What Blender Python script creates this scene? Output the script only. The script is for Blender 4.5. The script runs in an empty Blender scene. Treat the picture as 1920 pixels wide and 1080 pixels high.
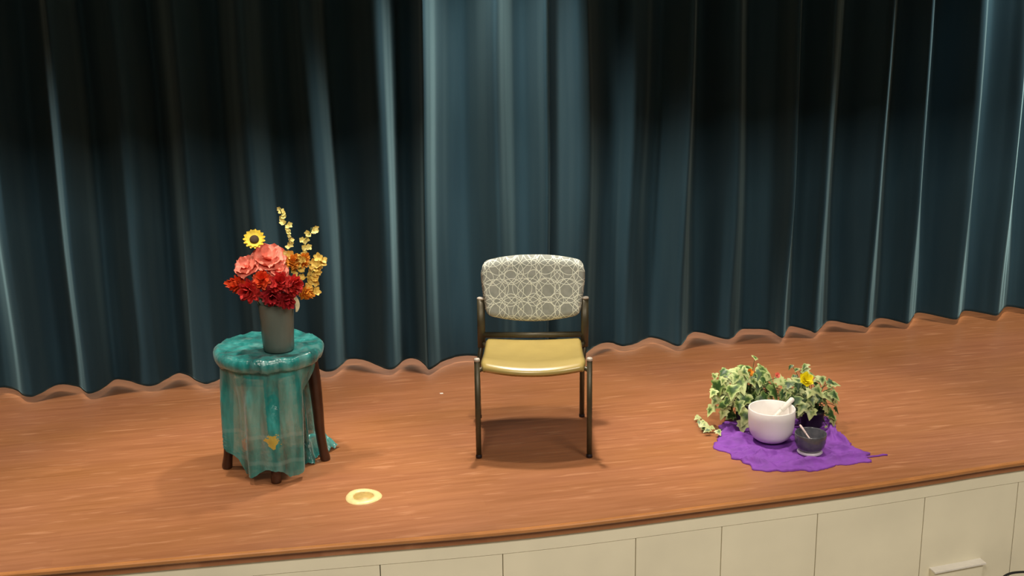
import bpy, bmesh, math, random
from mathutils import Vector, Matrix, noise
random.seed(11)
C = bpy.context.scene.collection
V = Vector
PI = math.pi

# ------------------------------------------------------------------ camera, world, exposure, lamps
# world: X along the stage edge, Y into the stage, Z up; stage floor is z = 0
F_PX = 2244.83
RM = Matrix(((0.97658003, -0.06801507, 0.20412105),
             (-0.21471732, -0.24764313, 0.94475889),
             (-0.01370867, -0.96646098, -0.25644735)))
CAM = V((0, 0, 2.15))
cd = bpy.data.cameras.new('camera')
cd.sensor_width = 36.0
cd.lens = F_PX / 1920 * 36
cam = bpy.data.objects.new('camera', cd)
C.objects.link(cam)
rt, dn, fw = RM.col[0], RM.col[1], RM.col[2]
cam.matrix_world = Matrix(((rt[0], -dn[0], -fw[0], CAM[0]), (rt[1], -dn[1], -fw[1], CAM[1]),
                           (rt[2], -dn[2], -fw[2], CAM[2]), (0, 0, 0, 1)))
sc = bpy.context.scene
sc.camera = cam
sc.view_settings.view_transform = 'Standard'
sc.view_settings.look = 'None'
sc.view_settings.gamma = 1
sc.view_settings.use_curve_mapping = False
sc.view_settings.exposure = 0.0
w = bpy.data.worlds.new('world')
sc.world = w
w.use_nodes = True
w.node_tree.nodes['Background'].inputs[0].default_value = (0.9, 0.95, 1.0, 1)
w.node_tree.nodes['Background'].inputs[1].default_value = 0.006

def spot(name, loc, power, ang, blend, radius, col, aim=(0, 0, -1)):
    l = bpy.data.lights.new(name, 'SPOT')
    l.energy = power; l.spot_size = math.radians(ang); l.spot_blend = blend
    l.shadow_soft_size = radius; l.color = col
    o = bpy.data.objects.new(name, l); C.objects.link(o)
    o.location = loc
    o.rotation_euler = V(aim).to_track_quat('-Z', 'Y').to_euler()
    return o

def area(name, loc, power, sx, sy, col, aim=(0, 0, -1)):
    l = bpy.data.lights.new(name, 'AREA')
    l.energy = power; l.shape = 'RECTANGLE'; l.size = sx; l.size_y = sy; l.color = col
    o = bpy.data.objects.new(name, l); C.objects.link(o)
    o.location = loc
    o.rotation_euler = V(aim).to_track_quat('-Z', 'Y').to_euler()
    return o

WARM = (1.0, 0.91, 0.79)
for lx, ly, lp, an, bl in ((1.20, 5.68, 390, 72, 0.8), (-2.1, 5.78, 380, 80, 0.6), (4.5, 5.78, 350, 78, 0.6)):
    spot('stage_downlight', (lx, ly, 3.3), lp, an, bl, 0.09, WARM)
for lx, ly, lp in ((-0.25, 4.85, 230), (1.20, 5.15, 170), (2.60, 4.80, 190)):
    spot('front_downlight', (lx, ly, 3.3), lp, 42, 0.6, 0.08, WARM)
area('hall_ceiling_lamp', (-0.6, 0.5, 4.2), 190, 1.6, 1.8, WARM)
area('hall_ceiling_lamp', (3.0, 0.5, 4.2), 190, 1.6, 1.8, WARM)
area('backstage_lamp', (1.5, 8.0, 3.1), 170, 6.0, 0.4, WARM)

# ------------------------------------------------------------------ helpers
def P(px, py, z=0.0):
    d = RM @ V((px - 960, py - 540, F_PX))
    return CAM + d * ((z - CAM[2]) / d[2])

def PY(px, py, y):
    d = RM @ V((px - 960, py - 540, F_PX))
    return CAM + d * (y / d[1])

def child(name, bm, mats, parent, smooth=True, label=None):
    """mesh given in world coordinates, parented under an unrotated Empty / object"""
    p = parent
    off = V((0, 0, 0))
    while p:
        off += V(p.location); p = p.parent
    for v in bm.verts:
        v.co -= off
    o = obj0(name, bm, mats, smooth)
    o.parent = parent
    if label:
        o['label'] = label
    return o

def obj0(name, bm, mats, smooth=True):
    me = bpy.data.meshes.new(name)
    bm.to_mesh(me); bm.free()
    for m in (mats if isinstance(mats, (list, tuple)) else [mats]):
        me.materials.append(m)
    if smooth:
        me.polygons.foreach_set('use_smooth', [True] * len(me.polygons))
    o = bpy.data.objects.new(name, me)
    C.objects.link(o)
    return o

def tag(o, label, cat, group=None):
    o['label'] = label; o['category'] = cat
    if group:
        o['group'] = group
    return o

def thing(name, label, cat, loc, group=None):
    o = bpy.data.objects.new(name, None)
    o.empty_display_size = 0.05
    C.objects.link(o)
    o.location = loc
    return tag(o, label, cat, group)

def struct(name, bm, m, smooth=False):
    o = obj0(name, bm, m, smooth)
    o['kind'] = 'structure'
    return o

def box(bm, x0, x1, y0, y1, z0, z1, mi=0):
    vs = [bm.verts.new((x, y, z)) for z in (z0, z1) for y in (y0, y1) for x in (x0, x1)]
    for q in ((0, 2, 3, 1), (4, 5, 7, 6), (0, 1, 5, 4), (2, 6, 7, 3), (0, 4, 6, 2), (1, 3, 7, 5)):
        f = bm.faces.new([vs[i] for i in q]); f.material_index = mi

def tube(bm, pts, rad, n=8, sx=1.0, ref=V((0, 0, 1)), mi=0, cap=True):
    """sweep; rad number or list; sx widens along the first frame axis"""
    pts = [V(p) for p in pts]
    rings = []
    for i, p in enumerate(pts):
        a = pts[max(i - 1, 0)]; b = pts[min(i + 1, len(pts) - 1)]
        t = (b - a).normalized()
        rf = ref if abs(t.dot(ref)) < 0.95 else V((0, 1, 0))
        u = t.cross(rf).normalized(); v = t.cross(u).normalized()
        r = rad[i] if isinstance(rad, (list, tuple)) else rad
        rings.append([bm.verts.new(p + (u * math.cos(2 * PI * k / n) * sx + v * math.sin(2 * PI * k / n)) * r) for k in range(n)])
    for a, b in zip(rings, rings[1:]):
        for k in range(n):
            f = bm.faces.new((a[k], a[(k + 1) % n], b[(k + 1) % n], b[k])); f.material_index = mi
    if cap:
        for r, rev in ((rings[0], False), (rings[-1], True)):
            f = bm.faces.new(r[::-1] if not rev else r); f.material_index = mi

def lathe(bm, prof, c, n=40, mi=0):
    c = V(c); rings = []
    for r, z in prof:
        if r < 1e-5:
            rings.append([bm.verts.new(c + V((0, 0, z)))])
        else:
            rings.append([bm.verts.new(c + V((r * math.cos(2 * PI * k / n), r * math.sin(2 * PI * k / n), z))) for k in range(n)])
    for a, b in zip(rings, rings[1:]):
        for k in range(n):
            k2 = (k + 1) % n
            if len(a) == 1 and len(b) == 1: continue
            if len(a) == 1: f = bm.faces.new((a[0], b[k2], b[k]))
            elif len(b) == 1: f = bm.faces.new((a[k], a[k2], b[0]))
            else: f = bm.faces.new((a[k], a[k2], b[k2], b[k]))
            f.material_index = mi

def crom(pts, step):
    """Catmull-Rom through 2-D/3-D points"""
    pts = [V(p) for p in pts]
    out = []
    for i in range(len(pts) - 1):
        p0 = pts[max(i - 1, 0)]; p1 = pts[i]; p2 = pts[i + 1]; p3 = pts[min(i + 2, len(pts) - 1)]
        n = max(2, int((p2 - p1).length / step))
        for k in range(n):
            t = k / n
            out.append(0.5 * (2 * p1 + (p2 - p0) * t + (2 * p0 - 5 * p1 + 4 * p2 - p3) * t * t + (3 * p1 - p0 - 3 * p2 + p3) * t ** 3))
    out.append(pts[-1])
    return out

def grid_faces(bm, rows, mi=0, close=False):
    for a, b in zip(rows, rows[1:]):
        n = len(a)
        for k in range(n if close else n - 1):
            f = bm.faces.new((a[k], a[(k + 1) % n], b[(k + 1) % n], b[k])); f.material_index = mi

def sm(a, b, x):
    t = min(1, max(0, (x - a) / (b - a)))
    return t * t * (3 - 2 * t)

def nz(*p):
    return noise.noise(V(p))

# ------------------------------------------------------------------ materials
class NT:
    def __init__(s, name):
        s.m = bpy.data.materials.new(name); s.m.use_nodes = True
        s.t = s.m.node_tree; s.b = s.t.nodes['Principled BSDF']
    def n(s, kind, **kw):
        nd = s.t.nodes.new(kind)
        for k, v in kw.items(): setattr(nd, k, v)
        return nd
    def l(s, a, b): s.t.links.new(a, b)
    def math(s, op, a, b=None, c=None):
        nd = s.n('ShaderNodeMath', operation=op)
        for i, x in enumerate((a, b, c)):
            if x is None: continue
            if isinstance(x, (int, float)): nd.inputs[i].default_value = x
            else: s.l(x, nd.inputs[i])
        return nd.outputs[0]
    def coord(s, out='Object', scale=(1, 1, 1)):
        tc = s.n('ShaderNodeTexCoord'); mp = s.n('ShaderNodeMapping')
        mp.inputs['Scale'].default_value = scale
        s.l(tc.outputs[out], mp.inputs[0]); return mp.outputs[0]
    def noise(s, vec, scale, detail=3, rough=0.5):
        nd = s.n('ShaderNodeTexNoise'); nd.inputs['Scale'].default_value = scale
        nd.inputs['Detail'].default_value = detail; nd.inputs['Roughness'].default_value = rough
        s.l(vec, nd.inputs['Vector']); return nd.outputs['Fac']
    def ramp(s, fac, stops):
        nd = s.n('ShaderNodeValToRGB'); el = nd.color_ramp.elements
        while len(el) < len(stops): el.new(0.5)
        for e, (p, c) in zip(el, stops): e.position = p; e.color = (*c, 1)
        s.l(fac, nd.inputs[0]); return nd.outputs[0]
    def mix(s, fac, a, b, mode='MIX'):
        nd = s.n('ShaderNodeMix', data_type='RGBA', blend_type=mode)
        for i, x in ((0, fac), (6, a), (7, b)):
            if isinstance(x, (int, float)): nd.inputs[i].default_value = x
            elif isinstance(x, tuple): nd.inputs[i].default_value = (*x, 1)
            else: s.l(x, nd.inputs[i])
        return nd.outputs[2]
    def bump(s, h, dist, strength=1.0):
        nd = s.n('ShaderNodeBump'); nd.inputs['Strength'].default_value = strength; nd.inputs['Distance'].default_value = dist
        s.l(h, nd.inputs['Height']); s.l(nd.outputs[0], s.b.inputs['Normal'])
    def set(s, **kw):
        for k, v in kw.items():
            k = k.replace('_', ' ')
            s.b.inputs[k].default_value = (*v, 1) if isinstance(v, tuple) else v
        return s

def srgb(r, g, b):
    f = lambda c: (c / 255 / 12.92) if c / 255 < 0.04045 else ((c / 255 + 0.055) / 1.055) ** 2.4
    return (f(r), f(g), f(b))

def plain(name, col, rough=0.5, var=0.12, scale=20, **kw):
    t = NT(name)
    f = t.noise(t.coord(), scale)
    d = tuple(c * (1 - var) for c in col); u = tuple(min(1, c * (1 + var)) for c in col)
    t.l(t.ramp(f, [(0.3, d), (0.7, u)]), t.b.inputs['Base Color'])
    t.set(Roughness=rough, **kw)
    return t.m

def m_floor():
    t = NT('stage_wood')
    co = t.coord()
    br = t.n('ShaderNodeTexBrick')
    br.offset = 0.37; br.inputs['Scale'].default_value = 1
    br.inputs['Brick Width'].default_value = 0.85; br.inputs['Row Height'].default_value = 0.057
    br.inputs['Mortar Size'].default_value = 0.0012; br.inputs['Mortar Smooth'].default_value = 0.3
    br.inputs['Color1'].default_value = (0.30, 0.116, 0.044, 1); br.inputs['Color2'].default_value = (0.37, 0.150, 0.060, 1)
    br.inputs['Mortar'].default_value = (0.30, 0.10, 0.04, 1)
    t.l(co, br.inputs['Vector'])
    g = t.noise(t.coord(scale=(2.4, 42, 1)), 1.0, 5, 0.6)
    g2 = t.noise(t.coord(scale=(0.8, 2.2, 1)), 1.0, 3)
    g3 = t.noise(t.coord(scale=(5, 34, 1)), 1.0, 2)
    c = t.mix(0.5, br.outputs[0], t.ramp(g, [(0.3, (0.19, 0.066, 0.026)), (0.7, (0.46, 0.195, 0.085))]))
    c = t.mix(0.35, c, t.ramp(g2, [(0.3, (0.34, 0.135, 0.032)), (0.7, (0.36, 0.135, 0.070))]))
    c = t.mix(t.math('MULTIPLY', t.ramp(g3, [(0.60, (0, 0, 0)), (0.70, (1, 1, 1))]), 0.4), c, (0.56, 0.27, 0.135))
    t.l(c, t.b.inputs['Base Color'])
    t.l(t.math('MULTIPLY_ADD', g, 0.25, 0.26), t.b.inputs['Roughness'])
    t.bump(g, 0.0015, 0.5)
    return t.m

def m_velvet():
    t = NT('blue_velvet')
    f = t.noise(t.coord(scale=(9, 9, 1.2)), 1.0, 4)
    f2 = t.noise(t.coord(scale=(1, 1, 1)), 2.2, 2)
    c = t.mix(f2, t.ramp(f, [(0.3, (0.020, 0.056, 0.080)), (0.7, (0.036, 0.082, 0.106))]), (0.030, 0.066, 0.092))
    t.l(c, t.b.inputs['Base Color'])
    t.set(Roughness=0.9)
    t.b.inputs['Specular IOR Level'].default_value = 0.1
    t.b.inputs['Sheen Weight'].default_value = 0.45
    t.b.inputs['Sheen Roughness'].default_value = 0.35
    t.b.inputs['Sheen Tint'].default_value = (0.45, 0.75, 0.82, 1)
    t.bump(t.noise(t.coord(), 260, 2), 0.001, 0.4)
    return t.m

def m_back_fabric():
    t = NT('circle_pattern_fabric')
    uv = t.n('ShaderNodeUVMap').outputs[0]
    sep = t.n('ShaderNodeSeparateXYZ'); t.l(uv, sep.inputs[0])
    best = None
    def lattice(a, rot, rings, diag):
        nonlocal best
        c_, s_ = math.cos(rot) / a, math.sin(rot) / a
        x, y = sep.outputs[0], sep.outputs[1]
        U = t.math('ADD', t.math('MULTIPLY', x, c_), t.math('MULTIPLY', y, s_))
        W = t.math('SUBTRACT', t.math('MULTIPLY', y, c_), t.math('MULTIPLY', x, s_))
        fu = t.math('SUBTRACT', t.math('FRACT', U), 0.5); fv = t.math('SUBTRACT', t.math('FRACT', W), 0.5)
        hw = 0.0015 / a
        for r, offs in rings:
            for ox, oy in offs:
                dx = t.math('SUBTRACT', fu, ox); dy = t.math('SUBTRACT', fv, oy)
                d = t.math('SQRT', t.math('ADD', t.math('MULTIPLY', dx, dx), t.math('MULTIPLY', dy, dy)))
                k = t.math('SUBTRACT', 1.0, t.math('DIVIDE', t.math('ABSOLUTE', t.math('SUBTRACT', d, r)), hw * 1.3))
                best = k if best is None else t.math('MAXIMUM', best, k)
        for sg in diag:
            q = t.math('ADD', U, t.math('MULTIPLY', W, sg))
            e = t.math('ABSOLUTE', t.math('SUBTRACT', t.math('FRACT', q), 0.5))
            best = t.math('MAXIMUM', best, t.math('SUBTRACT', 1.0, t.math('DIVIDE', e, hw * 1.9)))
    C5 = [(0, 0), (1, 0), (-1, 0), (0, 1), (0, -1)]
    lattice(0.088, 0.0, [(0.66, C5)], (1, -1))
    lattice(0.112, 0.0, [(0.42, [(.5, .5), (-.5, .5), (.5, -.5), (-.5, -.5)]), (0.27, [(0, 0)])], ())
    fac = t.ramp(best, [(0.1, (0, 0, 0)), (0.6, (1, 1, 1))])
    base = t.ramp(t.noise(uv, 30, 2), [(0.3, (0.22, 0.235, 0.20)), (0.7, (0.29, 0.30, 0.26))])
    t.l(t.mix(fac, base, (0.68, 0.70, 0.58)), t.b.inputs['Base Color'])
    t.set(Roughness=0.85)
    t.bump(fac, 0.001, 0.5)
    return t.m

def m_scarf():
    t = NT('sheer_teal_fabric')
    co = t.coord()
    sep = t.n('ShaderNodeSeparateXYZ'); t.l(co, sep.inputs[0])
    z = sep.outputs[2]
    weave = t.noise(t.coord(scale=(1, 1, 0.15)), 18, 4)
    c = t.ramp(weave, [(0.3, (0.002, 0.085, 0.080)), (0.5, (0.010, 0.23, 0.21)), (0.7, (0.06, 0.40, 0.37))])
    # pale woven bands and a small yellow-orange motif near the hem
    pale = t.math('MULTIPLY', t.ramp(t.noise(t.coord(scale=(2.2, 2.2, 0.45)), 9, 2), [(0.54, (0, 0, 0)), (0.66, (1, 1, 1))]), 0.38)
    c = t.mix(pale, c, (0.20, 0.37, 0.34))
    band = t.ramp(t.math('PINGPONG', t.math('ADD', z, 0.02), 0.06), [(0.006, (1, 1, 1)), (0.012, (0, 0, 0))])
    below = t.math('LESS_THAN', z, 0.27)
    c = t.mix(t.math('MULTIPLY', t.math('MULTIPLY', band, below), 0.18), c, (0.35, 0.55, 0.5))
    def motif(x0, y0, z0, r):
        d = t.n('ShaderNodeVectorMath', operation='DISTANCE'); t.l(co, d.inputs[0]); d.inputs[1].default_value = (x0, y0, z0)
        n = t.noise(co, 60, 2)
        return t.math('LESS_THAN', t.math('ADD', d.outputs['Value'], t.math('MULTIPLY', n, r * 2.2)), r * 1.9)
    c = t.mix(t.math('MULTIPLY', motif(*MOTIF[0], 0.036), 0.85), c, (0.62, 0.42, 0.03))
    c = t.mix(t.math('MULTIPLY', motif(*MOTIF[1], 0.034), 0.45), c, (0.50, 0.20, 0.06))
    t.l(c, t.b.inputs['Base Color'])
    t.set(Roughness=0.26)
    t.b.inputs['Specular IOR Level'].default_value = 0.8
    t.b.inputs['Sheen Weight'].default_value = 0.2
    t.b.inputs['Alpha'].default_value = 0.86
    t.bump(t.noise(t.coord(scale=(1, 1, .6)), 55, 3), 0.006, 0.8)
    return t.m

def m_ivy(name, edge, mid, core):
    t = NT(name)
    uv = t.n('ShaderNodeUVMap').outputs[0]
    sep = t.n('ShaderNodeSeparateXYZ'); t.l(uv, sep.inputs[0])
    # uv.x = radial position within the leaf (0 rib, 1 rim), uv.y = a random number per leaf
    n = t.noise(t.coord(), 38, 2)
    f = t.math('ADD', sep.outputs[0], t.math('MULTIPLY', t.math('SUBTRACT', n, 0.5), 1.5))
    f = t.math('ADD', f, t.math('MULTIPLY', t.math('SUBTRACT', sep.outputs[1], 0.5), 1.1))
    t.l(t.ramp(f, [(0.15, core), (0.48, mid), (0.85, edge)]), t.b.inputs['Base Color'])
    t.set(Roughness=0.42)
    t.b.inputs['Specular IOR Level'].default_value = 0.4
    return t.m

def m_vase():
    t = NT('frosted_grey_glass')
    t.l(t.ramp(t.noise(t.coord(scale=(1, 1, .3)), 14, 3), [(0.3, (0.13, 0.165, 0.14)), (0.7, (0.22, 0.25, 0.21))]), t.b.inputs['Base Color'])
    t.set(Roughness=0.3)
    t.b.inputs['Transmission Weight'].default_value = 0.35
    return t.m

def m_smoke():
    t = NT('smoky_glass')
    t.l(t.ramp(t.noise(t.coord(), 30, 2), [(0.3, (0.10, 0.105, 0.115)), (0.7, (0.17, 0.17, 0.18))]), t.b.inputs['Base Color'])
    t.set(Roughness=0.12)
    t.b.inputs['Transmission Weight'].default_value = 0.35
    t.b.inputs['Specular IOR Level'].default_value = 0.7
    return t.m

ZT = 0.555            # top of the side table
TC = V((0.012, 5.165, 0))   # its centre
MOTIF = [PY(511, 828, 4.925), PY(455, 836, 5.01)]

M = {}
M['floor'] = m_floor()
M['velvet'] = m_velvet()
M['face'] = plain('cream_painted_board', (0.85, 0.79, 0.60), 0.45, 0.07, 2.5)
M['gap'] = plain('dark_gap', (0.05, 0.04, 0.025), 0.8)
M['nosing'] = plain('varnished_nosing', (0.46, 0.19, 0.06), 0.25, 0.15, 6)
M['hall'] = plain('hall_tile', (0.45, 0.40, 0.32), 0.4, 0.05, 3)
M['backwall'] = plain('backstage_paint', (0.6, 0.56, 0.5), 0.7, 0.05, 2)
M['black'] = plain('black_paint', (0.012, 0.012, 0.012), 0.8)
M['frame'] = plain('bronze_metal', (0.065, 0.054, 0.028), 0.4, 0.1, 30, Metallic=0.3)
M['cap'] = plain('grey_plastic_cap', (0.45, 0.40, 0.33), 0.4)
M['vinyl'] = plain('mustard_vinyl', (0.40, 0.30, 0.092), 0.27, 0.05, 12, Specular_IOR_Level=0.8)
M['fabric'] = m_back_fabric()
M['darkwood'] = plain('dark_brown_wood', (0.045, 0.016, 0.008), 0.3, 0.3, 14)
M['scarf'] = m_scarf()
M['vase'] = m_vase()
M['coral'] = plain('coral_petal', (0.88, 0.25, 0.17), 0.6, 0.18, 40)
M['red'] = plain('red_petal', (0.62, 0.035, 0.03), 0.6, 0.3, 40)
M['crimson'] = plain('crimson_petal', (0.42, 0.014, 0.022), 0.6, 0.3, 40)
M['orange'] = plain('orange_petal', (0.85, 0.33, 0.03), 0.6, 0.25, 40)
M['vermilion'] = plain('vermilion_petal', (0.80, 0.09, 0.02), 0.6, 0.25, 40)
M['yellow'] = plain('yellow_petal', (0.90, 0.62, 0.05), 0.6, 0.2, 40)
M['gold'] = plain('golden_petal', (0.86, 0.56, 0.12), 0.6, 0.3, 60)
M['paleyellow'] = plain('pale_yellow_petal', (0.85, 0.72, 0.25), 0.6, 0.2, 40)
M['lemon'] = plain('lemon_petal', (0.86, 0.74, 0.01), 0.55, 0.08, 40)
M['cream'] = plain('cream_petal', (0.75, 0.66, 0.40), 0.6, 0.1, 40)
M['brown'] = plain('brown_flower_centre', (0.05, 0.025, 0.008), 0.8, 0.3, 80)
M['stem'] = plain('green_stem', (0.07, 0.12, 0.03), 0.5, 0.2, 30)
M['ivyA'] = m_ivy('variegated_ivy_leaf', (0.56, 0.64, 0.27), (0.18, 0.28, 0.07), (0.035, 0.085, 0.02))
M['ivyB'] = m_ivy('green_ivy_leaf', (0.40, 0.44, 0.18), (0.12, 0.19, 0.05), (0.02, 0.055, 0.015))
M['pot'] = plain('black_plastic_pot', (0.012, 0.010, 0.014), 0.4)
M['purple'] = plain('purple_fabric', (0.19, 0.042, 0.33), 0.75, 0.12, 26)
M['quartz'] = plain('frosted_white_quartz', (0.84, 0.80, 0.76), 0.45, 0.02, 8)
M['white'] = plain('white_suede', (0.80, 0.76, 0.68), 0.6, 0.05, 30)
M['smoke'] = m_smoke()
M['clear'] = plain('pale_rubber', (0.62, 0.56, 0.60), 0.3, 0.05, 30)
M['palestick'] = plain('pale_pink_wood', (0.72, 0.55, 0.52), 0.4, 0.1, 30)
M['brass'] = plain('pale_brass', (0.80, 0.62, 0.28), 0.35, 0.08, 60)
M['brassd'] = plain('dull_brass', (0.48, 0.33, 0.10), 0.45, 0.1, 60)

# ------------------------------------------------------------------ setting
EDGE_PX = [(0, 1078), (300, 1052), (600, 1026), (900, 1001), (1100, 980), (1350, 948), (1587, 917), (1760, 891), (1920, 866)]
edge = [P(x, y) for x, y in EDGE_PX]
edge = [V((-4.5, 4.50, 0)), V((-2.6, 4.44, 0))] + edge + [V((4.6, 4.44, 0)), V((8.0, 4.5, 0))]
EC = crom(edge, 0.06)
def edge_y(x):
    for a, b in zip(EC, EC[1:]):
        if a.x <= x <= b.x and b.x > a.x:
            return a.y + (b.y - a.y) * (x - a.x) / (b.x - a.x)
    return 4.45

# stage deck
bm = bmesh.new()
ft = [bm.verts.new((p.x, p.y + 0.02, 0)) for p in EC]
fb = [bm.verts.new((p.x, p.y + 0.02, -0.05)) for p in EC]
kt = [bm.verts.new((p.x, 9.5, 0)) for p in EC]
kb = [bm.verts.new((p.x, 9.5, -0.05)) for p in EC]
grid_faces(bm, [fb, ft, kt, kb, fb])
bm.faces.new([fb[0], ft[0], kt[0], kb[0]]); bm.faces.new([fb[-1], kb[-1], kt[-1], ft[-1]])
bmesh.ops.recalc_face_normals(bm, faces=bm.faces)
struct('floor', bm, M['floor'])

# rounded nosing along the edge
bm = bmesh.new()
prof = [(0.02, 0.0), (0.004, 0.0), (0.0, -0.004), (0.0, -0.014), (0.006, -0.020), (0.02, -0.020)]
rows = [[bm.verts.new((p.x, p.y + dy, z)) for p in EC] for dy, z in prof]
grid_faces(bm, rows)
bmesh.ops.recalc_face_normals(bm, faces=bm.faces)
struct('trim_1', bm, M['nosing'])

# cream stage front: top rail, then panels with narrow joints
bm = bmesh.new()
def slab(x0, x1, z0, z1, d0, d1, mi=0):
    n = max(2, int((x1 - x0) / 0.08) + 1)
    xs = [x0 + (x1 - x0) * i / (n - 1) for i in range(n)]
    r = [[bm.verts.new((x, edge_y(x) + d, z)) for x in xs] for d, z in ((d1, z1), (d0, z1), (d0, z0), (d1, z0), (d1, z1))]
    grid_faces(bm, r, mi)
    for k in (0, -1):
        f = bm.faces.new([r[0][k], r[1][k], r[2][k], r[3][k]]); f.material_index = mi
slab(-4.4, 7.9, -0.95, -0.05, 0.060, 0.12, 1)
slab(-4.4, 7.9, -0.112, -0.026, 0.030, 0.062)
J = [0.872, 1.432, 1.814, 2.256, 2.784]
JJ = [J[0] - 0.49 * k for k in range(9, 0, -1)] + J + [J[-1] + 0.49 * k for k in range(1, 10)]
for a, b in zip(JJ, JJ[1:]):
    slab(a + 0.002, b - 0.002, -0.95, -0.1145, 0.032, 0.062)
bmesh.ops.recalc_face_normals(bm, faces=bm.faces)
struct('wall_front', bm, [M['face'], M['gap']])

bm = bmesh.new(); box(bm, -4.5, 8, -2.5, 4.9, -1.0, -0.95); struct('hall_floor', bm, M['hall'])
bm = bmesh.new(); box(bm, -4.5, 8, 9.5, 9.6, -0.05, 3.4); struct('wall_back', bm, M['backwall'])
bm = bmesh.new(); box(bm, -4.5, 8, 4.62, 9.6, 3.4, 3.5); struct('ceiling', bm, M['black'])
bm = bmesh.new(); box(bm, -4.5, 8, 4.5, 4.62, 2.15, 4.6); struct('wall_header', bm, M['face'])

# ------------------------------------------------------------------ curtains
ZH = 0.035
HEM_L = [(0, 727), (18, 728), (34, 734), (44, 742), (60, 744), (78, 737), (95, 727), (112, 721), (130, 722), (148, 726), (158, 734), (166, 738), (180, 735),
         (198, 725), (216, 712), (240, 714), (262, 721), (278, 724), (294, 721), (314, 710), (334, 700), (352, 704), (370, 715), (384, 720), (398, 717), (415, 710), (436, 700), (458, 696),
         (478, 704), (494, 713), (508, 714), (522, 706), (540, 694), (560, 686), (580, 686), (598, 692), (612, 697), (628, 694), (641, 684), (651, 675), (664, 673), (685, 676), (707, 685), (724, 692), (738, 692),
         (748, 684), (757, 676), (770, 672), (784, 675), (797, 685), (804, 693), (815, 688), (828, 679), (843, 673), (862, 668), (885, 667), (905, 671), (925, 678), (940, 681), (955, 674),
         (972, 664), (990, 662), (1008, 667), (1022, 672), (1029, 668)]
HEM_R = [(1024, 652), (1040, 656), (1060, 663), (1078, 668), (1096, 664), (1105, 657), (1118, 648), (1132, 643), (1147, 643), (1158, 647), (1170, 649), (1182, 647), (1195, 643), (1206, 637),
         (1220, 633), (1236, 636), (1252, 642), (1266, 648), (1276, 648), (1284, 639), (1291, 628), (1301, 623), (1316, 624), (1340, 631), (1362, 636), (1374, 633), (1384, 622), (1394, 617), (1412, 617), (1436, 618), (1450, 624),
         (1462, 632), (1469, 633), (1474, 622), (1481, 612), (1500, 615), (1518, 620), (1529, 624), (1539, 615), (1551, 603), (1566, 602), (1590, 607), (1616, 611), (1627, 614), (1636, 604), (1646, 597),
         (1664, 598), (1688, 604), (1702, 607), (1710, 598), (1718, 587), (1736, 588), (1764, 594), (1788, 599), (1797, 597), (1803, 586), (1816, 583), (1846, 588), (1868, 592), (1876, 586), (1885, 576), (1900, 576), (1925, 580)]

def curtain(name, hem, x_out, label, seed):
    pts = [P(x, y, ZH) for x, y in hem]
    rnd = random.Random(seed)
    ext = []
    s = 1 if x_out > pts[-1].x else -1
    p = pts[-1] if s > 0 else pts[0]
    x = p.x; base = sum(q.y for q in (pts[-9:] if s > 0 else pts[:9])) / 9
    k = 0
    while s * (x_out - x) > 0:
        x += s * rnd.uniform(0.05, 0.085); k += 1
        ext.append(V((x, base + 0.01 * k * 0.3 + 0.075 * math.sin(k * PI / 2 * 1.0 + 0.8) + rnd.uniform(-.01, .01), ZH)))
    pts = pts + ext if s > 0 else ext[::-1] + pts
    cur = crom(pts, 0.007)
    n = len(cur)
    # base line = wide moving average
    W = 60
    pre = [0.0]
    for q in cur: pre.append(pre[-1] + q.y)
    bl = [(pre[min(n, i + W)] - pre[max(0, i - W)]) / (min(n, i + W) - max(0, i - W)) for i in range(n)]
    bm = bmesh.new()
    zs = [ZH, 0.05, 0.09, 0.16, 0.26] + [0.4 + 0.2 * i for i in range(16)]
    rows = []
    for z in zs:
        h = z / 3.4
        row = []
        for i, q in enumerate(cur):
            dev = q.y - bl[i]
            amp = 1.0 + 0.35 * sm(0.1, 0.9, z) - 0.2 * sm(1.6, 3.4, z)
            wx = 0.055 * nz(q.x * 1.6 + seed, z * 0.45, 3.1) * sm(0.05, 1.5, z)
            wy = 0.035 * nz(q.x * 2.3 + seed, z * 0.5, 9.7) * sm(0.05, 1.0, z)
            fine = 0.009 * nz(q.x * 17 + seed, z * 0.55, 1.3) * sm(0.0, 0.3, z) + 0.005 * nz(q.x * 30, z * 2.0, 5.0) * (1 - sm(0.1, 0.9, z))
            row.append(bm.verts.new((q.x + wx, bl[i] + dev * amp + wy + fine, z)))
        rows.append(row)
    # turned-up hem edge with thickness: inner lip behind the hem
    back = [bm.verts.new((v.co.x, v.co.y + 0.012, ZH + 0.001)) for v in rows[0]]
    back2 = [bm.verts.new((v.co.x, v.co.y + 0.010, v.co.z)) for v in rows[3]]
    grid_faces(bm, [back2, back] + rows)
    o = obj0(name, bm, M['velvet'])
    return tag(o, label, 'curtain', 'stage curtains')

curtain('stage_curtain', HEM_L, -3.6, 'blue velvet stage curtain left of the centre split, behind the flower table', 3.0)
curtain('stage_curtain', HEM_R, 7.2, 'blue velvet stage curtain right of the centre split, behind the potted ivy', 8.0)

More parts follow.
